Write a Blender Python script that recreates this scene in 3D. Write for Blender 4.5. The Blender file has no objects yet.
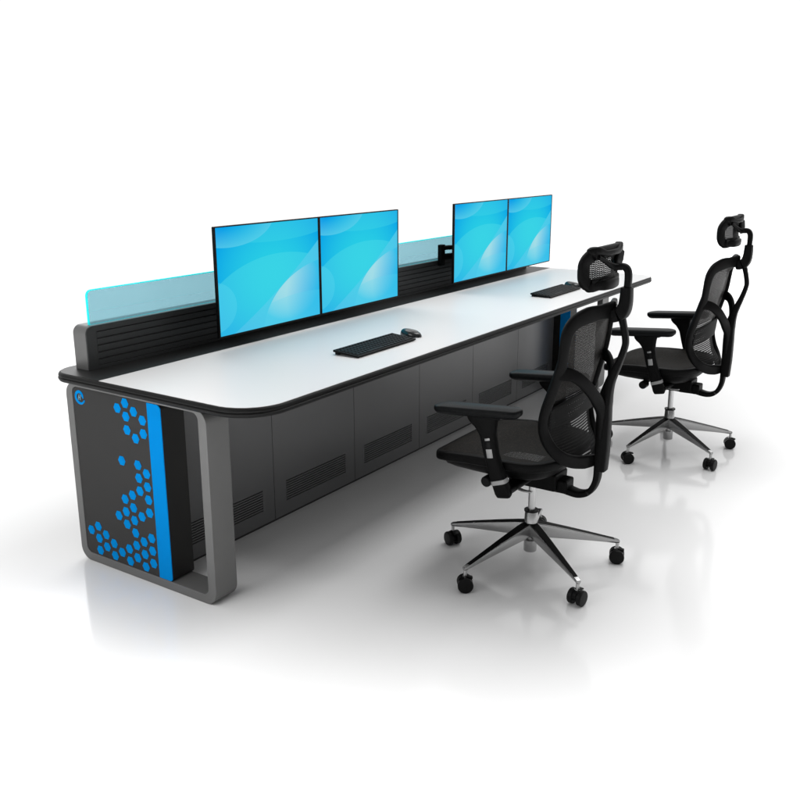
import bpy, bmesh, math, random
from mathutils import Vector, Matrix
random.seed(4)
PI = math.pi
sc = bpy.context.scene
C = bpy.data.collections.new('scene'); sc.collection.children.link(C)

# ------------------------------------------------------------------ helpers
class MB:
    def __init__(s): s.v = []; s.f = []; s.uv = {}
    def add(s, vs, fs):
        o = len(s.v); s.v += [tuple(p) for p in vs]; s.f += [tuple(i + o for i in f) for f in fs]
    def box(s, x0, x1, y0, y1, z0, z1):
        vs = [(x, y, z) for x in (x0, x1) for y in (y0, y1) for z in (z0, z1)]
        s.add(vs, [(0,1,3,2),(4,6,7,5),(0,4,5,1),(2,3,7,6),(0,2,6,4),(1,5,7,3)])
    def cyl(s, a, b, r0, r1=None, n=24, rings=None):
        a = Vector(a); b = Vector(b); r1 = r0 if r1 is None else r1
        prof = rings or [(0, r0), (1, r1)]
        t = (b - a).normalized(); u = t.orthogonal().normalized(); w = t.cross(u)
        vs = []; fs = []
        for k, (q, r) in enumerate(prof):
            c = a + (b - a) * q
            vs += [c + (u * math.cos(2*PI*i/n) + w * math.sin(2*PI*i/n)) * r for i in range(n)]
        for k in range(len(prof) - 1):
            for i in range(n):
                j = (i + 1) % n; fs.append((k*n+i, k*n+j, (k+1)*n+j, (k+1)*n+i))
        fs.append(tuple(range(n))[::-1]); fs.append(tuple(range((len(prof)-1)*n, len(prof)*n)))
        s.add(vs, fs)
    def extrude(s, outline, mapf, d0, d1):
        n = len(outline)
        vs = [mapf(p[0], p[1], d0) for p in outline] + [mapf(p[0], p[1], d1) for p in outline]
        s.add(vs, [tuple(range(n))[::-1], tuple(range(n, 2*n))] + [(i, (i+1) % n, n+(i+1) % n, n+i) for i in range(n)])
    def ring(s, outer, inner, mapf, d0, d1):
        n = len(outer)
        vs = [mapf(p[0], p[1], d) for d in (d0, d1) for l in (outer, inner) for p in l]
        fs = []
        for i in range(n):
            j = (i+1) % n
            fs += [(i, j, n+j, n+i), (2*n+i, 3*n+i, 3*n+j, 2*n+j), (i, 2*n+i, 2*n+j, j), (n+i, n+j, 3*n+j, 3*n+i)]
        s.add(vs, fs)
    def sweep(s, pts, closed=False, sub=6, e=0.5, n=16):
        """pts: (pos, width across, thickness along normal, normal)"""
        P = [(Vector(p), w, h, Vector(nn).normalized()) for p, w, h, nn in pts]; m = len(P); R = []
        def cr(a, b, c, d, t):
            return 0.5*((2*b) + (c-a)*t + (2*a-5*b+4*c-d)*t*t + (3*b-a-3*c+d)*t*t*t)
        segs = m if closed else m - 1
        for k in range(segs):
            q = [P[(k+i-1) % m] if closed else P[min(max(k+i-1, 0), m-1)] for i in range(4)]
            for i in range(sub):
                t = i/sub
                R.append((cr(q[0][0], q[1][0], q[2][0], q[3][0], t), q[1][1]*(1-t)+q[2][1]*t, q[1][2]*(1-t)+q[2][2]*t, q[1][3].lerp(q[2][3], t).normalized()))
        if not closed: R.append(P[-1])
        M = len(R); vs = []; fs = []
        for k, (c, w, h, nn) in enumerate(R):
            a = R[(k-1) % M][0] if closed else R[max(k-1, 0)][0]; b = R[(k+1) % M][0] if closed else R[min(k+1, M-1)][0]
            t = (b - a).normalized(); sd = t.cross(nn).normalized(); up = sd.cross(t).normalized()
            for i in range(n):
                an = 2*PI*i/n; cx = math.cos(an); sy = math.sin(an)
                vs.append(c + sd*(w/2*math.copysign(abs(cx)**e, cx)) + up*(h/2*math.copysign(abs(sy)**e, sy)))
        for k in range(M if closed else M-1):
            k2 = (k+1) % M
            for i in range(n):
                j = (i+1) % n; fs.append((k*n+i, k*n+j, k2*n+j, k2*n+i))
        if not closed: fs += [tuple(range(n))[::-1], tuple(range((M-1)*n, M*n))]
        s.add(vs, fs)
    def grid(s, fn, nu, nv, thick=None):
        vs = [fn(i/nu, j/nv) for i in range(nu+1) for j in range(nv+1)]
        s.add(vs, [(i*(nv+1)+j, (i+1)*(nv+1)+j, (i+1)*(nv+1)+j+1, i*(nv+1)+j+1) for i in range(nu) for j in range(nv)])
    def build(s, name, mat, parent=None, bevel=0, seg=3, ang=35, sub=0, solid=0):
        me = bpy.data.meshes.new(name); me.from_pydata([tuple(v) for v in s.v], [], s.f)
        bm = bmesh.new(); bm.from_mesh(me); bmesh.ops.recalc_face_normals(bm, faces=bm.faces); bm.to_mesh(me); bm.free()
        me.polygons.foreach_set('use_smooth', [True]*len(me.polygons))
        if not bevel: me.set_sharp_from_angle(angle=math.radians(ang))
        me.materials.append(mat)
        o = bpy.data.objects.new(name, me); C.objects.link(o)
        if parent: o.parent = parent
        if solid:
            m = o.modifiers.new('solid', 'SOLIDIFY'); m.thickness = solid; m.offset = 0
        if bevel:
            m = o.modifiers.new('bevel', 'BEVEL'); m.width = bevel; m.segments = seg; m.limit_method = 'ANGLE'; m.angle_limit = math.radians(40); m.harden_normals = True
        return o
def rrect(x0, x1, y0, y1, r, n=8):
    r = (r,)*4 if not isinstance(r, tuple) else r      # corners: x0y0, x1y0, x1y1, x0y1
    o = []
    for (cx, cy, a0, q) in ((x0, y0, PI, r[0]), (x1, y0, 1.5*PI, r[1]), (x1, y1, 0, r[2]), (x0, y1, .5*PI, r[3])):
        mx = cx + (q if cx == x0 else -q); my = cy + (q if cy == y0 else -q)
        for k in range(n+1):
            a = a0 + k/n*PI/2; o.append((mx + q*math.cos(a), my + q*math.sin(a)))
    return o
def tag(o, label=None, cat=None, group=None, kind=None):
    if label: o['label'] = label
    if cat: o['category'] = cat
    if group: o['group'] = group
    if kind: o['kind'] = kind
    return o
def thing(name, label, cat, loc=(0,0,0), group=None):
    o = bpy.data.objects.new(name, None); C.objects.link(o); o.location = loc; o.empty_display_size = .1
    return tag(o, label, cat, group)
def copy_tree(o, parent=None):
    c = o.copy(); C.objects.link(c)
    if parent: c.parent = parent
    for ch in [k for k in C.objects if k.parent == o and k is not c]: copy_tree(ch, c)
    return c

# ------------------------------------------------------------------ materials
def newmat(name):
    m = bpy.data.materials.new(name); m.use_nodes = True; nt = m.node_tree
    return m, nt, nt.nodes['Principled BSDF']
def principled(name, col, rough=.5, metal=0, spec=.5, noise=0, nscale=60, bump=0, bscale=400, coat=0, rvar=0):
    m, nt, b = newmat(name)
    b.inputs['Base Color'].default_value = (*col, 1); b.inputs['Roughness'].default_value = rough
    b.inputs['Metallic'].default_value = metal; b.inputs['Specular IOR Level'].default_value = spec
    b.inputs['Coat Weight'].default_value = coat
    tc = nt.nodes.new('ShaderNodeTexCoord')
    if noise or rvar:
        n = nt.nodes.new('ShaderNodeTexNoise'); n.inputs['Scale'].default_value = nscale; n.inputs['Detail'].default_value = 4
        nt.links.new(tc.outputs['Object'], n.inputs['Vector'])
        if noise:
            mx = nt.nodes.new('ShaderNodeMix'); mx.data_type = 'RGBA'
            mx.inputs[6].default_value = (*[c*(1-noise) for c in col], 1); mx.inputs[7].default_value = (*[min(1, c*(1+noise)) for c in col], 1)
            nt.links.new(n.outputs['Fac'], mx.inputs[0]); nt.links.new(mx.outputs[2], b.inputs['Base Color'])
        if rvar:
            mr = nt.nodes.new('ShaderNodeMapRange'); mr.inputs[3].default_value = rough-rvar; mr.inputs[4].default_value = rough+rvar
            nt.links.new(n.outputs['Fac'], mr.inputs[0]); nt.links.new(mr.outputs[0], b.inputs['Roughness'])
    if bump:
        n2 = nt.nodes.new('ShaderNodeTexNoise'); n2.inputs['Scale'].default_value = bscale
        nt.links.new(tc.outputs['Object'], n2.inputs['Vector'])
        bp = nt.nodes.new('ShaderNodeBump'); bp.inputs['Strength'].default_value = bump; bp.inputs['Distance'].default_value = .001
        nt.links.new(n2.outputs['Fac'], bp.inputs['Height']); nt.links.new(bp.outputs[0], b.inputs['Normal'])
    return m
def mth(nt, op, a, b=None, c=None):
    n = nt.nodes.new('ShaderNodeMath'); n.operation = op
    for i, x in enumerate((a, b, c)):
        if x is None: continue
        if isinstance(x, (int, float)): n.inputs[i].default_value = x
        else: nt.links.new(x, n.inputs[i])
    return n.outputs[0]
def mesh_fabric(name, col, cover, pu, pv, axes, slant=.35, rough=.7, col2=None):
    """woven net: real holes in a regular pattern; axes = object axes used as u, v"""
    m, nt, b = newmat(name)
    b.inputs['Base Color'].default_value = (*col, 1); b.inputs['Roughness'].default_value = rough
    b.inputs['Specular IOR Level'].default_value = .12
    tc = nt.nodes.new('ShaderNodeTexCoord'); sp = nt.nodes.new('ShaderNodeSeparateXYZ'); nt.links.new(tc.outputs['Object'], sp.inputs[0])
    u = sp.outputs[axes[0]]; v = sp.outputs[axes[1]]
    uu = mth(nt, 'MULTIPLY', u, 2*PI/pu); vv = mth(nt, 'MULTIPLY', v, 2*PI/pv)
    vv = mth(nt, 'ADD', vv, mth(nt, 'MULTIPLY', mth(nt, 'SINE', uu), slant))
    s1 = mth(nt, 'SINE', mth(nt, 'MULTIPLY', uu, 2)); s2 = mth(nt, 'SINE', vv)
    h = mth(nt, 'MAXIMUM', mth(nt, 'MULTIPLY', s1, .9), s2)
    a = mth(nt, 'GREATER_THAN', h, 1 - 2*cover)
    if col2:
        n = nt.nodes.new('ShaderNodeTexNoise'); n.inputs['Scale'].default_value = 170; nt.links.new(tc.outputs['Object'], n.inputs['Vector'])
        mx = nt.nodes.new('ShaderNodeMix'); mx.data_type = 'RGBA'; mx.inputs[6].default_value = (*col, 1); mx.inputs[7].default_value = (*col2, 1)
        st = nt.nodes.new('ShaderNodeMapRange'); st.inputs[1].default_value = .5; st.inputs[2].default_value = .6
        nt.links.new(n.outputs['Fac'], st.inputs[0]); nt.links.new(st.outputs[0], mx.inputs[0]); nt.links.new(mx.outputs[2], b.inputs['Base Color'])
    nt.links.new(a, b.inputs['Alpha'])
    return m

M = {}
M['floor'] = principled('floor_white', (.80, .80, .80), .11, spec=.37, noise=.015, nscale=1.5)
M['top'] = principled('white_laminate', (.745, .73, .725), .36, spec=.20, noise=.01, nscale=4)
M['edge'] = principled('black_edge', (.007, .007, .007), .45, spec=.14, bump=.08, bscale=900)
M['shelf'] = principled('black_shelf', (.006, .006, .006), .45, bump=.1, bscale=900)
M['frame'] = principled('grey_metal', (.16, .16, .158), .45, metal=.3, spec=.3, bump=.10, bscale=700, noise=.04, nscale=9)
M['frame_in'] = principled('charcoal_metal', (.05, .05, .05), .45, metal=.2)
M['panel'] = principled('charcoal_panel', (.036, .0355, .035), .5, spec=.12, bump=.12, bscale=800, noise=.03, nscale=8)
M['box'] = principled('black_panel', (.016, .0155, .015), .5, spec=.2, bump=.12, bscale=800)
M['modesty'] = principled('dark_grey_panel', (.098, .099, .101), .28, bump=.08, bscale=800, noise=.02, nscale=6)
M['slot'] = principled('slot_black', (.008, .008, .008), .7)
M['vent'] = principled('vent_dark', (.032, .032, .033), .6)
M['blue'] = principled('blue_laminate', (.003, .25, .68), .5, spec=.0)
M['logo_white'] = principled('logo_grey', (.16, .32, .42), .5)
M['slat'] = principled('black_slat', (.022, .0235, .024), .45, spec=.3)
M['plastic'] = principled('black_plastic', (.0042, .0042, .0043), .45, spec=.05, bump=.15, bscale=1200, rvar=.05, nscale=20)
M['plastic2'] = principled('black_smooth_plastic', (.004, .004, .0042), .35, spec=.10)
M['pad'] = principled('armrest_pad', (.0034, .0038, .0042), .42, spec=.09, bump=.2, bscale=900)
M['rubber'] = principled('caster_black', (.005, .005, .005), .42, spec=.15)
M['chrome'] = principled('polished_aluminium', (.40, .40, .40), .26, metal=1, rvar=.04, nscale=14)
M['satin'] = principled('satin_button', (.30, .30, .30), .5, metal=.5)
M['steel'] = principled('brushed_steel', (.5, .5, .5), .3, metal=1)
M['inlay'] = principled('black_inlay', (.004, .004, .004), .5, spec=.08)
M['key'] = principled('key_black', (.006, .006, .0065), .5, spec=.12)
M['kbody'] = principled('keyboard_black', (.003, .003, .003), .45, spec=.12)
M['mouse'] = principled('mouse_black', (.007, .008, .009), .25, coat=.3)
M['net'] = mesh_fabric('back_net', (.008, .0073, .0067), .87, .009, .0060, (1, 2), col2=(.026, .024, .022))
M['net_head'] = mesh_fabric('headrest_net', (.004, .004, .004), .74, .013, .0064, (1, 2), slant=.9)
M['net_low'] = mesh_fabric('lower_net', (.004, .004, .004), .68, .012, .0085, (1, 2), slant=.0)
M['net_lum'] = mesh_fabric('lumbar_net', (.004, .004, .004), .72, .016, .0110, (1, 2), slant=.0)
M['net_seat'] = mesh_fabric('seat_net', (.003, .0026, .002), .80, .008, .007, (0, 1), col2=(.013, .0105, .0075))

def glass_mat():
    m, nt, b = newmat('tinted_glass')
    out = nt.nodes['Material Output']
    tr = nt.nodes.new('ShaderNodeBsdfTransparent'); tr.inputs[0].default_value = (.56, .77, .825, 1)
    df = nt.nodes.new('ShaderNodeBsdfDiffuse'); df.inputs[0].default_value = (.50, .74, .80, 1)
    gl = nt.nodes.new('ShaderNodeBsdfGlossy'); gl.inputs['Roughness'].default_value = .3
    a = nt.nodes.new('ShaderNodeMixShader'); a.inputs[0].default_value = .14
    c = nt.nodes.new('ShaderNodeMixShader'); c.inputs[0].default_value = .015
    nt.links.new(tr.outputs[0], a.inputs[1]); nt.links.new(df.outputs[0], a.inputs[2])
    nt.links.new(a.outputs[0], c.inputs[1]); nt.links.new(gl.outputs[0], c.inputs[2]); nt.links.new(c.outputs[0], out.inputs[0])
    return m
M['glass'] = glass_mat()
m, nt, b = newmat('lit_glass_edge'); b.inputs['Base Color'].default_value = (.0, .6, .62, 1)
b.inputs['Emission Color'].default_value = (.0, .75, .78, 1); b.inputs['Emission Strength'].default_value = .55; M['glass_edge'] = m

def screen_mat():
    m, nt, b = newmat('lit_screen')
    uv = nt.nodes.new('ShaderNodeTexCoord'); sp = nt.nodes.new('ShaderNodeSeparateXYZ'); nt.links.new(uv.outputs['UV'], sp.inputs[0])
    u, v = sp.outputs[0], sp.outputs[1]
    def ell(cx, cy, rx, ry):
        a = mth(nt, 'POWER', mth(nt, 'ABSOLUTE', mth(nt, 'DIVIDE', mth(nt, 'SUBTRACT', u, cx), rx)), 2)
        c = mth(nt, 'POWER', mth(nt, 'ABSOLUTE', mth(nt, 'DIVIDE', mth(nt, 'SUBTRACT', v, cy), ry)), 2)
        return mth(nt, 'ADD', a, c)
    def soft(x, lo, hi):
        n = nt.nodes.new('ShaderNodeMapRange'); n.inputs[1].default_value = lo; n.inputs[2].default_value = hi; n.clamp = True
        nt.links.new(x, n.inputs[0]); return n.outputs[0]
    def mix(fac, a, bcol, k):
        n = nt.nodes.new('ShaderNodeMix'); n.data_type = 'RGBA'
        nt.links.new(mth(nt, 'MULTIPLY', fac, k), n.inputs[0]); nt.links.new(a, n.inputs[6]); n.inputs[7].default_value = (*bcol, 1); return n.outputs[2]
    base = nt.nodes.new('ShaderNodeMix'); base.data_type = 'RGBA'
    base.inputs[6].default_value = (.022, .62, .78, 1); base.inputs[7].default_value = (.0, .34, .80, 1)
    nt.links.new(soft(ell(.52, .52, .60, .68), .0, 1.05), base.inputs[0]); c = base.outputs[2]
    e1 = ell(.12, 1.08, .42, .27); inside = mth(nt, 'LESS_THAN', e1, 1)
    c = mix(mth(nt, 'MULTIPLY', inside, soft(e1, .1, 1.0)), c, (.13, .66, .84), .55)
    e4 = ell(.55, .98, .62, .16); c = mix(mth(nt, 'MULTIPLY', mth(nt, 'LESS_THAN', e4, 1), mth(nt, 'GREATER_THAN', e1, 1)), c, (.05, .66, .80), .35)
    e2 = ell(.60, .02, .80, .68); diag = mth(nt, 'GREATER_THAN', mth(nt, 'SUBTRACT', mth(nt, 'SUBTRACT', v, .05), mth(nt, 'MULTIPLY', mth(nt, 'SUBTRACT', u, .2), mth(nt, 'ADD', .72, mth(nt, 'MULTIPLY', mth(nt, 'SUBTRACT', u, .2), .24)))), 0)
    c = mix(mth(nt, 'MULTIPLY', mth(nt, 'LESS_THAN', e2, 1), diag), c, (.07, .71, .80), .38)
    e3 = ell(-.05, .27, .21, .24); c = mix(mth(nt, 'LESS_THAN', e3, 1), c, (.10, .68, .86), .32)
    low = mth(nt, 'SUBTRACT', 1, diag)
    c = mix(low, c, (.12, .66, .84), .55)
    e5 = ell(1.15, -.1, .75, .69); in5 = mth(nt, 'MULTIPLY', mth(nt, 'LESS_THAN', e5, 1), low)
    c = mix(mth(nt, 'MULTIPLY', in5, soft(ell(.68, .36, .34, .34), 1, 0)), c, (.42, .74, .80), .85)
    c = mix(mth(nt, 'MULTIPLY', in5, soft(ell(1.06, .22, .42, .5), 1, 0)), c, (.0, .46, .82), .8)
    e6 = ell(.85, -.35, .9, .62); c = mix(mth(nt, 'MULTIPLY', in5, mth(nt, 'LESS_THAN', e6, 1)), c, (.1, .66, .85), .25)
    b.inputs['Base Color'].default_value = (0, 0, 0, 1); b.inputs['Roughness'].default_value = .3; b.inputs['Specular IOR Level'].default_value = .0
    nt.links.new(c, b.inputs['Emission Color']); b.inputs['Emission Strength'].default_value = 1.0
    return m
M['screen'] = screen_mat()

# ------------------------------------------------------------------ setting: the white floor sheet
fl = MB(); fl.extrude(rrect(-4.6, 5.2, -4.8, 14.5, 1.0, 16), lambda a, b, d: (a, b, d), -.05, 0)
tag(fl.build('floor', M['floor']), kind='structure')

# ------------------------------------------------------------------ desk
desk = thing('control_desk', 'long control room desk with white top, black edge and charcoal hexagon end panel', 'desk', (.4, 1.85, 0))
dx, dy = .4, 1.85
DESK = {}
def dpart(mb, name, mat, parent=None, **k):
    """parts are modelled in desk-local coordinates (world minus desk origin)"""
    mb.v = [(x-dx, y-dy, z) for x, y, z in mb.v]
    return mb.build(name, mat, parent or desk, **k)
FX = .73; TH = .105; YE = 3.471; ZT = .713
XY = lambda a, b, d: (a, b, d)
XZ = lambda a, b, d: (a, d, b)
# worktop: black slab with swollen edge, white laminate inlay on the user side
def slab_outline(g, n=12):
    return rrect(-.035-g, .966+g, -.030-g, 3.745+g, (.085+g, .15+g, .11+g, .085+g), n)
sl = MB(); prof = [(.000, .7165), (.006, .7185), (.0095, .724), (.0105, .730), (.0065, .7335), (.0090, .737), (.0085, .742), (.005, .7475), (.0004, .7495)]
L_ = [slab_outline(g) for g, z in prof]; n = len(L_[0])
vs = [(p[0], p[1], prof[k][1]) for k in range(len(prof)) for p in L_[k]]
fs = [(k*n+i, k*n+(i+1) % n, (k+1)*n+(i+1) % n, (k+1)*n+i) for k in range(len(prof)-1) for i in range(n)] + [tuple(range(n))[::-1], tuple(range((len(prof)-1)*n, len(prof)*n))]
sl.add(vs, fs); dpart(sl, 'worktop_edge', M['edge'], ang=50)
wt = MB(); wt.extrude(rrect(.238, .9655, -.0295, 3.7445, (.001, .15, .11, .001), 12), XY, .7497, .7512)
dpart(wt, 'worktop', M['top'])
sh = MB(); sh.extrude(rrect(-.034, .2365, -.029, 3.744, (.084, .001, .001, .084), 12), XY, .7497, .7508)
dpart(sh, 'rear_shelf', M['shelf'])
# end modules
def end_module(y0, out):
    """out=-1: decorated side faces -y"""
    y1 = y0 + TH
    fr = MB(); fr.ring(rrect(0, FX, 0.0, ZT, .052, 10), rrect(.036, FX-.038, .034, ZT-.016, .026, 10), XZ, y0, y1)
    o = dpart(fr, 'end_frame', M['frame'], bevel=.0025, seg=2)
    pb = MB(); pb.extrude(rrect(.0365, .511, .0345, ZT-.0165, (.025, .014, .020, .025), 8), XZ, y0+.004, y1+.002)
    pan = dpart(pb, 'side_panel', M['box'], bevel=.001, seg=1)
    yo = y0 + .004 if out < 0 else y1 + .002
    sgn = -1 if out < 0 else 1
    sk = MB(); sk.extrude(rrect(.0375, .443, .0355, ZT-.0175, (.024, .001, .001, .024), 8), XZ, yo, yo+sgn*.002)
    dpart(sk, 'decor_sheet', M['panel'], pan)
    for ys, s2 in ((y0+.004, -1), (y1+.002, 1))[:1 if out < 0 else 2]:
        st = MB(); st.extrude(rrect(.443, .5105, .0355, ZT-.0175, (.001, .012, .018, .001), 8), XZ, ys, ys+s2*.0028)
        dpart(st, 'blue_stripe', M['blue'], pan)
    # hexagons
    hx = MB()
    cells = [(7,10),(6,10),(8,9),(7,9),(9,8),(7,8),(9,7),(8,7),(6,6),(8,5),(9,4),(8,4),(9,3),(8,3),(7,3),(6,3),(9,2),(7,2),(6,2),(9,1),(5,2),(8,1),(7,1),(6,1),(7,0),(2,2),(1,2),(3,1),(2,1),(4,0),(3,0),(2,0),(5,-1),(4,-1),(6,-1),(7,-1),(8,-1),(9,-1),(7,-2),(6,-2),(8,-2),(9,-2),(8,-3),(9,-3)]
    # rows above were indexed with z = z0 + h*(j + i/2)
    groups_ = [cells[:8], cells[8:9], cells[9:]]
    for gi, i, j in [(gi, i, j) for gi, g_ in enumerate(groups_) for i, j in g_]:
        if (i, j) in (groups_[1][0], groups_[2][0]): dpart(hx, 'hexagon_pattern', M['blue'], pan); hx = MB()
        cx = .0277 + .043*i; cz = .0076 + .0495*(j + .5*i); r = .0196
        hx.extrude([(cx + r*math.cos(k*PI/3), cz + r*math.sin(k*PI/3)) for k in range(6)], XZ, yo+sgn*.0019, yo+sgn*.0029)
    dpart(hx, 'hexagon_pattern', M['blue'], pan)
    lg = MB(); cx, cz, R = .0765, .6590, .0265      # open ring with a tail, slanted H inside
    N = 48; o1 = []; i1 = []
    for k in range(N+1):
        a = math.radians(-2 + 352*k/N); e_ = max(0, (k-36)/12); w = 0.0108*(1-.5*e_) if k > 5 else .0108*(.45+.55*k/5); ro = R + .0045*e_ - .0045*max(0, 1-k/8)
        o1.append((cx + ro*math.cos(a), cz + ro*math.sin(a))); i1.append((cx + (ro-w)*math.cos(a), cz + (ro-w)*math.sin(a)))
    # ring opens at the lower right
    rot = math.radians(-5)
    def q(p): x, z = p[0]-cx, p[1]-cz; return (cx + x*math.cos(rot) - z*math.sin(rot), cz + x*math.sin(rot) + z*math.cos(rot))
    poly = [q(p) for p in o1]; poly2 = [q(p) for p in i1]
    vs = [XZ(p[0], p[1], yo+sgn*.0019) for p in poly+poly2] + [XZ(p[0], p[1], yo+sgn*.0029) for p in poly+poly2]; n1 = len(poly); T = 2*n1
    fs = []
    for k in range(N):
        fs += [(k, k+1, n1+k+1, n1+k), (T+k, T+n1+k, T+n1+k+1, T+k+1), (k, T+k, T+k+1, k+1), (n1+k, n1+k+1, T+n1+k+1, T+n1+k)]
    lg.add(vs, fs); dpart(lg, 'logo_ring', M['blue'], pan)
    hh = MB()
    for (xa, xb) in ((-.0065, -.0030), (.0030, .0065)):
        hh.extrude([(cx+xa-.003, cz-.0105), (cx+xb-.003, cz-.0105), (cx+xb+.003, cz+.0105), (cx+xa+.003, cz+.0105)], XZ, yo+sgn*.0019, yo+sgn*.0029)
    hh.extrude([(cx-.0034, cz-.002), (cx+.0034, cz-.002), (cx+.0039, cz+.002), (cx-.0029, cz+.002)], XZ, yo+sgn*.0019, yo+sgn*.0028)
    dpart(hh, 'logo_letter', M['logo_white'], pan)
    return o
end_module(0, -1); end_module(YE, 1)
# modesty panels with vents
MX_ = .399
ys = [.113, .6793, 1.248, 1.8157, 2.3803, 2.9456, 3.468]
for k in range(6):
    a, b_ = ys[k]+.0015, ys[k+1]-.0015
    va, vb = ys[k]+.075, ys[k+1]-.072
    mp = MB()
    # slotted sheet: solid strips around nine narrow slots
    z0, z1 = .012, .714; nz = 9; pitch = .0108
    zs0 = .073; x0, x1 = MX_-.018, MX_
    mp.box(x0, x1, a, b_, z0, zs0); mp.box(x0, x1, a, b_, zs0+nz*pitch-.0058, z1)
    mp.box(x0, x1, a, va, zs0, zs0+nz*pitch-.0058); mp.box(x0, x1, vb, b_, zs0, zs0+nz*pitch-.0058)
    for j in range(nz-1): mp.box(x0, x1, va, vb, zs0+.0050+j*pitch, zs0+pitch+j*pitch)
    p_ = dpart(mp, 'modesty_panel', M['modesty'])
    bk = MB(); bk.box(x0-.002, x0+.010, va-.01, vb+.01, zs0-.01, zs0+nz*pitch+.01); dpart(bk, 'vent_backing', M['vent'], p_)
pl = MB(); pl.box(MX_-.03, MX_-.006, .108, 3.47, .0, .0125); dpart(pl, 'plinth', M['slot'])
rbk = MB(); rbk.box(0.0830, .0848, .09, 3.617, .7605, .895); RBK = rbk
rb = MB(); rb.box(.015, .05, .107, 3.469, .02, .714); dpart(rb, 'rear_panel', M['box'])
bm_ = MB(); bm_.box(.60, .66, .105, 3.471, .672, .712); dpart(bm_, 'front_beam', M['box'], bevel=.003)
# slat rail on the rear shelf
SX0, SX1, SY0, SY1, SZ1 = .0123, .0904, .047, 3.66, .9145
YZ = lambda a, b, d: (d, a, b)
rl = MB(); rl.extrude(rrect(SY0, SY1, .7509, SZ1, (.001, .001, .03, .03), 8), YZ, SX0, SX1-.0078)
rail = dpart(rl, 'slat_rail', M['frame'], bevel=.002, seg=2)
fc = MB(); fc.ring(rrect(SY0, SY1, .7509, SZ1, (.001, .001, .03, .03), 8), rrect(SY0+.045, SY1-.045, .7625, SZ1-.022, .003, 8), YZ, SX1-.0078, SX1)
dpart(fc, 'rail_face', M['slat'], rail, bevel=.0015, seg=2)
dpart(RBK, 'groove_backing', M['slot'], rail)
zz = [.7625 + k*.026 for k in range(5)]
for k, z in enumerate(zz):
    s_ = MB(); s_.box(SX1-.0052, SX1-.0008, SY0+.0455, SY1-.0455, z+.0022, z+.0225); dpart(s_, 'slat', M['slat'], rail)
# glass screen
gz0, gz1, gy0, gy1 = .9147, 1.0435, .0813, 3.62
g_ = MB(); g_.extrude(rrect(gy0+.004, gy1-.004, gz0, gz1-.004, (.001, .001, .02, .02), 8), YZ, .0573, .0653)
gl = dpart(g_, 'glass_screen', M['glass'])
ge = MB(); ge.ring(rrect(gy0, gy1, gz0-.0005, gz1, (.001, .001, .024, .024), 8), rrect(gy0+.004, gy1-.004, gz0+.0, gz1-.004, (.001, .001, .02, .02), 8), YZ, .0572, .0654)
dpart(ge, 'glass_edge', M['glass_edge'], gl)

# ------------------------------------------------------------------ monitors
def monitor(y0, y1, label):
    yc = (y0+y1)/2; X = .2604; z0, z1 = .8051, 1.248
    t = thing('monitor', label, 'monitor', (X, yc, z0), 'four monitors on the desk')
    w = (y1-y0)/2 - .0015; H = z1-z0
    b = MB(); b.ring(rrect(-w, w, 0, H, .004, 3), rrect(-w+.0065, w-.0065, .006, H-.005, .0005, 3), YZ, -.013, .0)
    b.build('bezel', M['plastic2'], t)
    bk = MB(); bk.extrude(rrect(-w+.0063, w-.0063, .0058, H-.0048, .003, 3), YZ, -.0126, -.0035)
    bk.extrude(rrect(-w*.55, w*.55, H*.2, H*.8, .02, 5), YZ, -.040, -.0120); bk.build('rear_housing', M['plastic2'], t, bevel=.003, seg=2)
    me = bpy.data.meshes.new('screen'); a = w-.0065
    me.from_pydata([(-.002, -a, .006), (-.002, a, .006), (-.002, a, H-.005), (-.002, -a, H-.005)], [], [(0, 1, 2, 3)])
    me.materials.append(M['screen']); uvl = me.uv_layers.new(name='UVMap')
    for i, uv in enumerate(((0, 0), (1, 0), (1, 1), (0, 1))): uvl.data[i].uv = uv
    s = bpy.data.objects.new('screen', me); C.objects.link(s); s.parent = t
    return t
MON = []
MY = [(.5457, 1.1952), (1.1952, 1.8302), (2.3824, 3.0300), (3.0300, 3.6657)]
for (a, b_), lb in zip(MY, ('monitor nearest the hexagon end panel, first in the row of four lit blue', 'second monitor from the hexagon end panel, right one of the near pair',
        'left monitor of the far pair, beside the visible black arm post on the rail', 'monitor farthest from the hexagon end panel, last in the row of four lit blue')): MON.append(monitor(a, b_, lb))
def arm(yp, yc, mon):
    t = bpy.data.objects.new('arm', None); C.objects.link(t); t.parent = mon; t.location = Vector((.105, yp, .9145)) - mon.location; t.empty_display_size = .05
    d = yc-yp
    p = MB(); p.box(-.0135, .014, -.02, .02, -.030, .092); p.build('post', M['plastic'], t, bevel=.003)
    # two-link horizontal arm to the mount behind the screen
    a = MB(); a.sweep([((.0, 0, .072), .030, .026, (0,0,1)), ((.012, d*.4, .070), .034, .026, (0,0,1)), ((.03, d*.9, .062), .034, .026, (0,0,1)), ((.06, d, .058), .034, .03, (0,0,1))])
    a.build('upper_arm', M['plastic'], t)
    a = MB(); a.sweep([((.0, 0, .020), .030, .036, (0,0,1)), ((.012, d*.5, .018), .040, .036, (0,0,1)), ((.045, d*.95, .018), .040, .034, (0,0,1))])
    a.build('lower_arm', M['plastic'], t)
    m_ = MB(); m_.cyl((.045, d, -.01), (.045, d, .085), .018); m_.box(.05, .1085, d-.02, d+.02, .03, .075); m_.box(.098, .1095, d-.055, d+.055, -.0, .11); m_.build('mount', M['plastic'], t, bevel=.002)
    return t
arm(.80, .87, MON[0])
arm(1.60, 1.51, MON[1])
arm(2.505, 2.706, MON[2])
arm(3.46, 3.345, MON[3])

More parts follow.
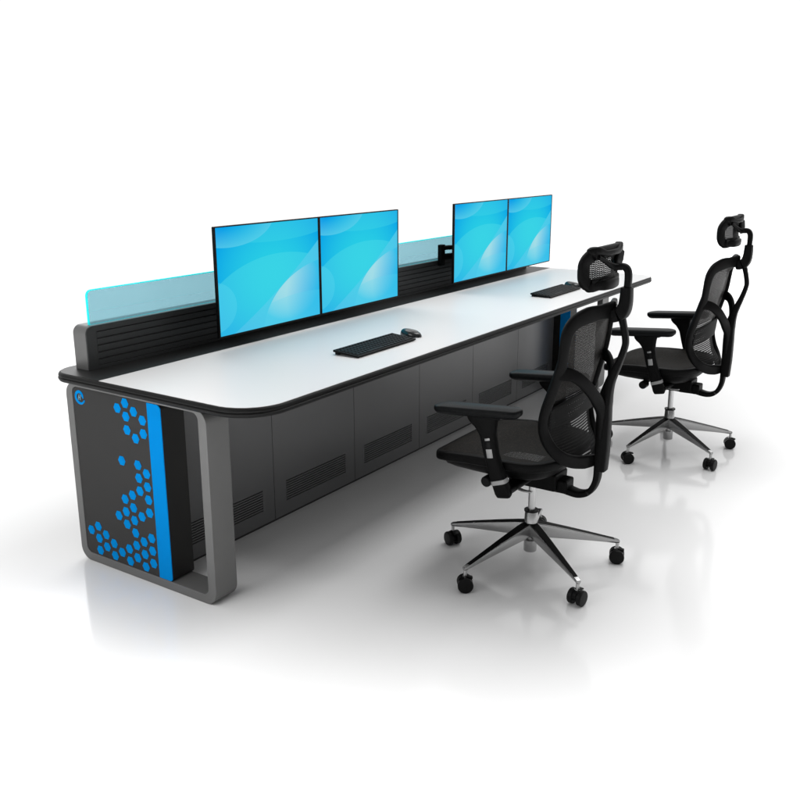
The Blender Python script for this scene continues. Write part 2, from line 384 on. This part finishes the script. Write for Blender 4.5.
# ------------------------------------------------------------------ keyboard and mouse
kb = thing('keyboard', 'slim black keyboard in front of the near pair of monitors', 'keyboard', (.733, .962, .7515), 'keyboards on the desk')
KW, KL = .125, .415
def kz(x): return .020 - (x+KW/2)/KW*.011           # high at the back, low towards the user
c = MB(); v = []
for (x, y) in ((-KW/2, -KL/2), (KW/2, -KL/2), (KW/2, KL/2), (-KW/2, KL/2)): v.append((x, y, kz(x)-.007 if x > 0 else kz(x)-.009))
for (x, y) in ((-KW/2, -KL/2), (KW/2, -KL/2), (KW/2, KL/2), (-KW/2, KL/2)): v.append((x, y, kz(x)))
c.add(v, [(3,2,1,0),(4,5,6,7),(0,1,5,4),(1,2,6,5),(2,3,7,6),(3,0,4,7)]); c.build('case', M['kbody'], kb, bevel=.0025)
ft = MB(); ft.box(-KW/2+.004, -KW/2+.02, -KL/2+.01, KL/2-.01, 0, .012); ft.box(KW/2-.02, KW/2-.01, -KL/2+.01, KL/2-.01, 0, .004); ft.build('foot_bar', M['kbody'], kb)
k = MB()
for r in range(6):
    x0 = -KW/2+.008+r*.0185; n = 20; y = -KL/2+.009
    widths = [1]*20 if r not in (5,) else [1.25, 1.25, 1.25, 6.25, 1.25, 1.25, 1.25, 1.25, 1, 1, 1, 2, 1]
    if r == 0: x0 += .0
    tot = sum(widths); unit = (KL-.018)/tot
    for w_ in widths:
        y2 = y + unit*w_; xa, xb = x0, x0+(.0155 if r else .0115)
        vv = [(xa, y+.0012, kz(xa)-.001), (xb, y+.0012, kz(xb)-.001), (xb, y2-.0012, kz(xb)-.001), (xa, y2-.0012, kz(xa)-.001)]
        i = .0015
        vv += [(xa+i, y+.0012+i, kz(xa)+.0028), (xb-i, y+.0012+i, kz(xb)+.0028), (xb-i, y2-.0012-i, kz(xb)+.0028), (xa+i, y2-.0012-i, kz(xa)+.0028)]
        k.add(vv, [(3,2,1,0),(4,5,6,7),(0,1,5,4),(1,2,6,5),(2,3,7,6),(3,0,4,7)]); y = y2
k.build('keys', M['key'], kb)
kb2 = copy_tree(kb); kb2.location = (.738, 2.722, .7515); kb2['label'] = 'slim black keyboard in front of the far pair of monitors'
ms = thing('mouse', 'black computer mouse at the far end of the near keyboard', 'mouse', (.725, 1.236, .7515), 'computer mice on the desk')
def mouse_surface(u, v):
    # u around, v from rim (0) to crown (1)
    a = 2*PI*u; L, W = .053, .030
    x = L*math.cos(a)*(1-.10*math.sin(a)**2); y = W*math.sin(a)*(1 + .12*math.cos(a))
    s = math.cos(v*PI/2)**.55
    z = .001 + .028*math.sin(v*PI/2)**.85*(1 - .25*(x/L)*s)
    return (x*s, y*s, z)
mo = MB(); mo.grid(mouse_surface, 36, 10); mo.add([mouse_surface(i/36, 0) for i in range(36)], [tuple(range(36))])
mo.build('shell', M['mouse'], ms, ang=60)
wh = MB(); wh.cyl((-.028, -.004, .0225), (-.028, .004, .0225), .0080); wh.build('scroll_wheel', M['rubber'], ms)
bt = MB(); bt.sweep([((-.049, 0, .013), .0012, .004, (0,0,1)), ((-.033, 0, .0258), .0012, .004, (0,0,1)), ((-.015, 0, .0288), .0012, .004, (0,0,1))]); bt.build('button_seam', M['slot'], ms)
ms2 = copy_tree(ms); ms2.location = (.725, 2.985, .7515); ms2['label'] = 'black computer mouse beside the far keyboard, behind the chair headrest'

# ------------------------------------------------------------------ chair (local: +x rearwards, y lateral, z up)
ch = thing('office_chair', 'black mesh office chair with headrest standing nearest the camera', 'office chair', (1.483, .911, 0), 'black mesh office chairs at the desk')
B_, NB = 'plastic', (1, 0, 0)
def mir(pts, s=1): return [((p[0], p[1]*s, p[2]), w, h, (n_[0], n_[1]*s, n_[2])) for p, w, h, n_ in pts]
# side rails of the backrest: s = lateral distance
side = [((.270, 0, 1.012), .060, .024, NB), ((.252, .06, 1.010), .050, .022, NB), ((.232, .115, 1.006), 0.0561, .022, (1,.25,0)), ((.208, .165, .988), 0.0512, .022, (1,.4,0)),
        ((.194, .190, .955), 0.0439, .022, (1,.5,0)), ((.187, .195, .905), 0.0366, .022, (1,.5,0)), ((.182, .193, .86), 0.0342, .022, (1,.5,.1)), ((.173, .192, .82), 0.0390, .024, (1,.5,.2)),
        ((.161, .196, .78), 0.0342, .024, (1,.45,.3)), ((.148, .201, .735), 0.0342, .024, (1,.45,.3)), ((.134, .205, .685), 0.0342, .026, (1,.4,.2)), ((.127, .205, .64), 0.0342, .026, (1,.4,0)),
        ((.130, .199, .595), 0.0366, .026, (1,.4,-.2)), ((.147, .180, .548), 0.0390, .026, (1,.35,-.4)), ((.172, .150, .510), 0.0439, .024, (1,.3,-.5)), ((.197, .100, .484), 0.0488, .022, (1,.1,-.4)), ((.222, .050, .474), 0.0512, .022, (1,0,-.2)), ((.235, 0, .470), .042, .022, NB)]
bf = MB()
for s in (1, -1): bf.sweep(mir(side, s), sub=5)
band = [((.172, .191, .815), 0.0488, .020, (1,.5,.1)), ((.204, .163, .808), 0.0439, .020, (1,.7,.1)), ((.229, .130, .782), 0.0415, .020, (1,.8,0)), ((.245, .090, .742), 0.0403, .020, (1,.8,0)), ((.254, .050, .700), 0.0440, .022, (1,.7,0)), ((.262, .024, .650), 0.0390, .024, (1,.4,0)), ((.258, .014, .56), 0.0317, .024, (1,.3,0))]
for s in (1, -1): bf.sweep(mir(band, s), sub=6)
bf.build('backrest_frame', M[B_], ch, ang=60)
# spine
sp_ = MB()
sp_.sweep([((.090, 0, .352), .060, .030, (0,0,1)), ((.140, 0, .337), .056, .028, (0,0,1)), ((.190, 0, .331), .050, .024, (.2,0,1)), ((.228, 0, .350), .046, .022, (1,0,.8)), ((.249, 0, .395), .044, .022, (1,0,.2)), ((.253, 0, .45), .044, .024, (1,0,0)), ((.254, 0, .50), .044, .024, (1,0,0))], sub=6)
sp_.build('lower_spine', M[B_], ch, ang=60)
su = MB()
su.sweep([((.262, 0, .437), .050, .040, NB), ((.264, 0, .52), .050, .046, NB), ((.263, 0, .62), .048, .048, NB), ((.264, 0, .69), .046, .046, (1,0,-.1)), ((.277, 0, .76), .034, .032, (1,0,-.3)), ((.305, 0, .835), .026, .022, (1,0,-.3)), ((.320, 0, .885), .024, .020, (1,0,-.1)), ((.322, 0, .915), .024, .020, (1,0,.1)), ((.311, 0, .965), .026, .020, (1,0,.3)), ((.296, 0, 1.012), .030, .024, (1,0,.2))], sub=6, e=.35)
su.build('upper_spine', M[B_], ch, ang=60)
# nets
AT = [((.268, 0, .985)), ((.252, .06, .990)), ((.232, .115, .986)), ((.208, .165, .970)), ((.190, .190, .94))]
BT = [((.256, .0, .690)), ((.243, .070, .738)), ((.219, .120, .780)), ((.196, .160, .808)), ((.178, .190, .825))]
def lerpl(L, t):
    t *= len(L)-1; i = min(int(t), len(L)-2); f = t-i; return Vector(L[i]).lerp(Vector(L[i+1]), f)
US = [((.141, .203, .71)), ((.154, .198, .76)), ((.167, .194, .80)), ((.178, .192, .84)), ((.185, .194, .89)), ((.190, .192, .935)), ((.200, .180, .965))]
def upper(u, v):
    s = 2*u-1; p = lerpl(US, v); a = lerpl(AT, min(1, abs(s)*.95)); k_ = max(0, (v-.45)/.55)**1.6
    q_ = Vector((p.x + .014*(1-s*s), abs(s)*p.y, p.z)); q_ = q_.lerp(Vector((a.x-.004, abs(s)*p.y, max(a.z, p.z))), k_*(1-s*s)**.3)
    q_.y *= 1 if s > 0 else -1
    return q_
nu = MB(); nu.grid(upper, 24, 16); nu.build('back_mesh', M['net'], ch)
SL = [((.147, .180, .548)), ((.136, .192, .575)), ((.130, .199, .600)), ((.127, .204, .63)), ((.129, .205, .66)), ((.136, .205, .69)), ((.141, .203, .71))]
def lower(u, v):
    s = 2*u-1; p = lerpl(SL, v); top = 0
    return Vector((p.x + (.026-.012*v)*(1-s*s), p.y*s, p.z - top))
def lowest(u, v):
    s = 2*u-1; a = Vector((.235-.09*s*s, .20*s*(.92), .478 + .055*s*s)); b = lower(u, 0); return a.lerp(b, v)
nl = MB(); nl.grid(lower, 24, 14); nl.grid(lowest, 24, 4); nl.build('lower_back_mesh', M['net_low'], ch)
def lumbar(u, v):
    s = 2*u-1; z = .605 + .085*v; t = (z-.548)/(.71-.548); p = lower(.5+s*.485, max(0, min(1, t)))
    return Vector((p.x + .010 + .006*math.sin(PI*v), p.y, z + .012*(1-s*s)))
nm = MB(); nm.grid(lumbar, 24, 8); nm.build('lumbar_pad', M['net_lum'], ch, solid=.003)
# headrest
hr = MB(); HL = []
def hb(s): return .252 - .045*(s/.15)**2
out = rrect(-.136, .136, 1.102, 1.207, (.036, .036, .038, .038), 4)
for (s, z) in out:
    HL.append(((hb(s) + (.010 if z > 1.17 else 0)*(z-1.17)/.045, s, z), .042, .024, (1, .5*s/.15, 0)))
hr.sweep(HL, closed=True, sub=2)
# ears on the top corners and a lip along the lower edge
lip = [((hb(s)+.004, s, 1.100), w_, w_*.9, (1, .5*s/.15, 0)) for s, w_ in ((-.115, .012), (-.09, .026), (-.055, .034), (0, .036), (.055, .034), (.09, .026), (.115, .012))]; hr.sweep(lip, sub=4)
top_ = [((hb(s)+.010, s, 1.206 + (.010 if abs(s) > .09 else 0)), w_, w_, (1, .5*s/.15, 0)) for s, w_ in ((-.134, .014), (-.12, .027), (-.095, .028), (-.055, .020), (0, .018), (.055, .020), (.095, .028), (.12, .027), (.134, .014))]; hr.sweep(top_, sub=4)
head = hr.build('headrest', M[B_], ch, ang=60)
hn = MB(); hn.grid(lambda u, v: (hb((2*u-1)*.128)+.002, (2*u-1)*.128, 1.107+.097*v), 20, 8); hn.build('headrest_mesh', M['net_head'], head)
hs = MB()
for s in (1, -1):
    hs.sweep(mir([((.292, .0, 1.158), .024, .022, (0,0,1)), ((.272, .018, 1.160), .024, .020, (0,0,1)), ((.258, .056, 1.180), .036, .016, (.6,0,1)), ((.244, .100, 1.204), .040, .014, (.8,0,1))], s), sub=5)
hs.sweep([((.270, 0, 1.156), .032, .026, (0,0,1)), ((.298, 0, 1.160), .028, .022, (0,0,1)), ((.313, 0, 1.150), .028, .022, (1,0,1)), ((.318, 0, 1.125), .028, .022, (1,0,0)), ((.316, 0, 1.06), .028, .022, (1,0,0))], sub=6)
hs.build('headrest_stem', M[B_], ch, ang=60)
sv = MB(); sv.sweep([((.316, 0, 1.092), .042, .034, NB), ((.314, 0, 1.035), .046, .040, NB), ((.302, 0, 1.005), .056, .046, (1,0,.4)), ((.280, 0, .995), .064, .046, (.7,0,1)), ((.268, 0, .992), .060, .034, (.4,0,1))], sub=5, e=.3)
sv.build('headrest_sleeve', M[B_], ch, ang=60)
# seat
half = [((-.293, 0, .458)), ((-.292, .12, .458)), ((-.284, .198, .461)), ((-.236, .240, .474)), ((-.13, .249, .485)), ((.0, .250, .488)), ((.075, .238, .488)), ((.130, .195, .488)), ((.155, .115, .486)), ((.160, 0, .486))]
loop = [Vector(p) for p in half] + [Vector((p[0], -p[1], p[2])) for p in half[-2:0:-1]]
sf = MB(); sf.sweep([(tuple(p - Vector((0, 0, .010))), .030, .034, (0, 0, 1)) for p in loop], closed=True, sub=4, e=.6)
sf.build('seat_frame', M[B_], ch, ang=60)
def halfat(t): return lerpl(half, t)
def seat(u, v):
    p = halfat(v*.999); s = 2*u-1
    z = p.z + .004 + .016*(1-s**4)*min(1, (p.x+.30)/.05)*(1 if p.x < -.1 else .5) - .022*(1-s*s)*math.sin(PI*min(1, max(0, (p.x+.12)/.30)))
    return Vector((p.x + (.0), p.y*s, z))
sm = MB(); sm.grid(seat, 28, 36); sm.build('seat_mesh', M['net_seat'], ch, ang=70)
pn = MB(); m_ = len(loop); ringsp = []
for (k_, dz, oy) in ((1.0, -.016, 0), (.975, -.046, .0), (.82, -.068, -.004), (.55, -.084, .0)):
    ringsp.append([Vector((p.x*k_ + oy - (.0), p.y*k_, (p.z if k_ > .9 else .478) + dz)) for p in loop])
vs = [p for r_ in ringsp for p in r_]
fs = [(k_*m_+i, k_*m_+(i+1) % m_, (k_+1)*m_+(i+1) % m_, (k_+1)*m_+i) for k_ in range(3) for i in range(m_)]
pn.add(vs, fs); o = pn.build('seat_shell', M[B_], ch, ang=60); md = o.modifiers.new('sub', 'SUBSURF'); md.levels = md.render_levels = 1
mc = MB(); mc.box(-.075, .115, -.055, .055, .335, .400); mc.box(.045, .150, -.036, .036, .328, .378); mc.box(-.16, -.06, -.035, .035, .375, .405)
mc.build('tilt_mechanism', M[B_], ch, bevel=.008)
bl = MB(); bl.sweep([((.03, -.285, .400), .050, .024, (0,0,1)), ((.02, -.18, .392), .055, .022, (0,0,1)), ((.02, 0, .390), .06, .02, (0,0,1)), ((.02, .18, .392), .055, .022, (0,0,1)), ((.03, .285, .400), .050, .024, (0,0,1))])
bl.build('armrest_bar', M[B_], ch, ang=60)
kn = MB(); kn.cyl((-.085, -.215, .385), (-.085, -.165, .385), .020, rings=[(0, .016), (.1, .020), (.9, .020), (1, .016)]); kn.cyl((-.085, -.170, .385), (-.085, 0, .390), .006); kn.build('tilt_knob', M['plastic2'], ch)
lv = MB(); lv.sweep([((.050, -.222, .392), .016, .006, (0,0,1)), ((.075, -.226, .390), .018, .006, (0,0,1)), ((.105, -.228, .393), .014, .005, (0,0,1))]); lv.build('height_lever', M['satin'], ch, ang=60)
# armrests
def armrest(s):
    t = bpy.data.objects.new('armrest', None); C.objects.link(t); t.parent = ch; t.location = (-.02, .29*s, .40); t.empty_display_size = .05
    def q(x, y, z): return (x+.02, (y-.29)*s, z-.40)
    pd = MB(); N = 24
    lay = [(.0, .55), (.003, .74), (.012, .95), (.019, 1.0), (.027, .99), (.031, .94), (.033, .84)]
    rings = []
    for (dz, k_) in lay:
        r_ = []
        for (a, b) in rrect(-.165, .165, -.046, .046, .036, 6):
            wv = 1 - .10*(a/.165)**2
            inset = (1-k_)*.046
            a2 = a - math.copysign(inset, a)*min(1, abs(a)/.10) if abs(a) > 1e-6 else a; b2 = b*wv*(k_)
            zc = .645 + .055*(a+.165)/.33*.45 - .006*((a)/.165)**2
            r_.append(q(a2-.083, b2+.287, zc + dz))
        rings.append(r_)
    n = len(rings[0]); vs = [p for r_ in rings for p in r_]
    fs = [(k_*n+i, k_*n+(i+1) % n, (k_+1)*n+(i+1) % n, (k_+1)*n+i) for k_ in range(len(lay)-1) for i in range(n)] + [tuple(range(n))[::-1], tuple(range((len(lay)-1)*n, len(lay)*n))]
    pd.add(vs, fs); pd.build('pad', M['pad'], t, ang=50)
    po = MB(); Y = (0, s, 0)
    po.sweep([(q(-.055, .286, .664), .140, .050, Y), (q(-.055, .286, .650), .118, .048, Y), (q(-.048, .286, .626), .080, .042, Y), (q(-.038, .287, .590), .056, .038, Y), (q(-.022, .288, .52), .050, .036, Y), (q(.006, .287, .44), .054, .034, Y), (q(.022, .283, .395), .058, .034, Y), (q(.026, .278, .378), .052, .03, Y)], sub=5, e=.38)
    po.build('post', M[B_], t, ang=60)
    bn = MB(); bn.sweep([(q(.0075, .2868, .437), .0565, .0365, Y), (q(.0125, .2862, .423), .0575, .0365, Y)], sub=2, e=.38); bn.build('silver_band', M['satin'], t, ang=60)
    b1 = MB(); b1.sweep([(q(-.034, .3005, .583), .026, .014, Y), (q(-.032, .3005, .575), .026, .014, Y)], sub=2, e=.8); b1.build('slide_button', M['satin'], t, ang=60); b1 = MB(); b1.sweep([(q(-.026, .3005, .545), .026, .014, Y), (q(-.020, .3015, .515), .024, .014, Y)], sub=2); b1.build('height_button', M['satin'], t, ang=60)
    b2_ = MB(); b2_.sweep([(q(-.031, .3005, .571), .024, .0155, Y), (q(-.027, .3005, .549), .024, .0155, Y)], sub=2); b2_.build('button_recess', M['plastic2'], t, ang=60)
armrest(1); armrest(-1)
# gas lift and base
g1 = MB(); g1.cyl((0, 0, .222), (0, 0, .345), .0135); g1.build('gas_lift', M['steel'], ch)
g2 = MB(); g2.cyl((0, 0, .158), (0, 0, .222), .026, rings=[(0, .027), (.9, .0245), (.93, .0235), (1, .0235)], n=32); g2.cyl((0, 0, .060), (0, 0, .160), .021, rings=[(0, .0235), (.02, .0245), (.45, .0245), (.46, .014), (1, .014)], n=32); g2.build('hub', M['chrome'], ch)
g3 = MB(); g3.cyl((0, 0, .2205), (0, 0, .2265), .0275, n=32); g3.build('collar', M['plastic2'], ch)
R = .338
def leg():
    rb_ = MB()   # polished rib: tall and wide at the hub, fine at the tip
    st = [(.012, .178, .118, .021), (.06, .168, .113, .0200), (.14, .148, .104, .017), (.22, .127, .095, .0140), (.30, .105, .085, .0115), (.335, .0955, .0795, .0105), (.345, .092, .0800, .0085)]
    vs = []; fs = []
    for (x, zt, zb, w) in st:
        vs += [(x, -w*.45, zb), (x, -w, zt-.006), (x, -w*.9, zt), (x, w*.9, zt), (x, w, zt-.006), (x, w*.45, zb)]
    for k_ in range(len(st)-1):
        for i in range(6): j = (i+1) % 6; fs.append((k_*6+i, k_*6+j, (k_+1)*6+j, (k_+1)*6+i))
    fs += [(0,1,2,3,4,5), tuple(range((len(st)-1)*6, len(st)*6))[::-1]]
    rb_.add(vs, fs)
    il = MB(); vs = []; fs = []
    for (x, zt, zb, w) in st[:-1]: x2 = min(x, .328); zt = zt if x < .33 else .0985; x2 = min(x, .324); vs += [(x2, -w*.70, zt+.0012), (x2, w*.70, zt+.0012), (x2, w*.70, zt-.003), (x2, -w*.70, zt-.003)]
    for k_ in range(len(st)-2):
        for i in range(4): j = (i+1) % 4; fs.append((k_*4+i, k_*4+j, (k_+1)*4+j, (k_+1)*4+i))
    fs += [(0,1,2,3), tuple(range((len(st)-2)*4, (len(st)-1)*4))[::-1]]
    il.add(vs, fs); return rb_, il
rb_, il = leg()
lg_ = rb_.build('base_leg', M['chrome'], ch, bevel=.002, seg=2); ili = il.build('inlay', M['inlay'], lg_)
def caster():
    t = MB(); t.cyl((0, 0, .052), (0, 0, .082), .0065); t.cyl((0, 0, .050), (0, 0, .058), .0105, n=20)
    fk = t.build('caster', M['steel'], ch)
    hd = MB(); hd.sweep([((.024, 0, .030), .018, .006, (0,0,1)), ((.020, 0, .046), .018, .006, (1,0,1)), ((.0, 0, .056), .020, .008, (0,0,1)), ((-.026, 0, .052), .020, .006, (0,0,1))], sub=4); hd.cyl((.0, -.012, .0285), (.0, .012, .0285), .016); hd.build('hood', M['plastic2'], fk)
    for s in (1, -1):
        w = MB(); w.cyl((.0, s*.0085, .0285), (.0, s*.0275, .0285), .028, n=36, rings=[(0, .0255), (.12, .0280), (.80, .0285), (.97, .0262), (1, .022)])
        w.build('wheel', M['rubber'], fk)
    return fk
cs = caster()
angs = [-179, -107, -35, 37, 109]; cdir = [150, 215, 262, 200, 20]
for k_ in range(5):
    l2 = lg_ if k_ == 0 else lg_.copy(); c2 = cs if k_ == 0 else cs.copy()
    if k_:
        C.objects.link(l2); i2 = ili.copy(); C.objects.link(i2); i2.parent = l2; C.objects.link(c2)
        for sub_ in [q for q in C.objects if q.parent == cs]: d = sub_.copy(); C.objects.link(d); d.parent = c2
    a = math.radians(angs[k_]); l2.rotation_euler.z = a
    c2.location = (R*math.cos(a), R*math.sin(a), 0); c2.rotation_euler.z = math.radians(cdir[k_])
chb = copy_tree(ch); chb.location = (1.483, 2.559, 0); chb['label'] = 'black mesh office chair with headrest standing at the far end of the desk'

# ------------------------------------------------------------------ light
w = bpy.data.worlds.new('World'); sc.world = w; w.use_nodes = True; nt = w.node_tree; bg = nt.nodes['Background']
tc = nt.nodes.new('ShaderNodeTexCoord'); vm = nt.nodes.new('ShaderNodeVectorMath'); vm.operation = 'DOT_PRODUCT'
vm.inputs[1].default_value = Vector((-.66, .75, -.10)).normalized()
nt.links.new(tc.outputs['Generated'], vm.inputs[0])
mr = nt.nodes.new('ShaderNodeMapRange'); mr.interpolation_type = 'SMOOTHSTEP'
mr.inputs[1].default_value = -.55; mr.inputs[2].default_value = .6; mr.inputs[3].default_value = .30; mr.inputs[4].default_value = 1.06
nt.links.new(vm.outputs['Value'], mr.inputs[0]); nt.links.new(mr.outputs[0], bg.inputs['Strength']); bg.inputs['Color'].default_value = (1, 1, 1, 1)
def area(name, loc, target, sx, sy, power, spread=180, col=(1,1,1)):
    L = bpy.data.lights.new(name, 'AREA'); L.shape = 'RECTANGLE'; L.size = sx; L.size_y = sy; L.energy = power; L.spread = math.radians(spread); L.color = col
    o = bpy.data.objects.new(name, L); C.objects.link(o); o.location = loc
    o.rotation_euler = (Vector(target)-Vector(loc)).to_track_quat('-Z', 'Y').to_euler()
    return o
area('overhead_softbox', (1.55, 2.3, 4.0), (1.55, 2.3, 0), 1.1, 3.2, 64)
area('rear_softbox', (-1.9, 2.2, 3.4), (.6, 1.6, .4), 1.6, 4.0, 60)
area('end_panel_fill', (-.6, -4.2, 2.6), (.3, 0, .3), 2.5, 1.6, 44)  # added unseen lamp, brightens the end panel and its blue stripe
def strip(name, x0, x1, y0, y1, power, spread=35, z=3.0):  # added unseen lamps that whiten the floor away from the furniture
    L = area(name, ((x0+x1)/2, (y0+y1)/2, z), ((x0+x1)/2, (y0+y1)/2+1e-4, 0), x1-x0, y1-y0, power, spread); L.rotation_euler = (0, 0, 0)
strip('right_floor_fill', 2.9, 5.4, -5, 15, 470, 62)
strip('left_floor_fill', -5.5, -1.0, -5, 15, 180, 50)
strip('far_right_floor_fill', 1.9, 2.9, 4.8, 8.6, 60, 100)
strip('front_floor_fill', -1.1, .5, -5, -1.30, 48, 66)
strip('front_right_floor_fill', .5, 2.9, -5, -1.15, 165, 70)
strip('back_floor_fill', -1.1, 2.9, 8.6, 16, 420, 110)

# ------------------------------------------------------------------ camera
cam = bpy.data.cameras.new('camera'); co = bpy.data.objects.new('camera', cam); C.objects.link(co); sc.camera = co
loc = Vector((2.83198819, -1.98017518, 1.53280222)); fwd = Vector((-0.53889556, 0.80062367, -0.26190324)); right = Vector((0.82986609, 0.5579594, -0.00189249)); up = Vector((-0.1446162, 0.21836448, 0.96509228))
mw = Matrix((( right.x, up.x, -fwd.x, loc.x), (right.y, up.y, -fwd.y, loc.y), (right.z, up.z, -fwd.z, loc.z), (0, 0, 0, 1)))
co.matrix_world = mw
cam.sensor_width = 36; cam.lens = 897.061/800*36; cam.shift_y = -(400-394.0)/800; cam.clip_start = .05; cam.clip_end = 200
sc.view_settings.view_transform = 'Standard'; sc.view_settings.look = 'None'; sc.view_settings.exposure = 0; sc.view_settings.gamma = 1
sc.render.resolution_x = sc.render.resolution_y = 1024
sc.render.engine = 'CYCLES'; sc.cycles.max_bounces = 8; sc.cycles.transparent_max_bounces = 16
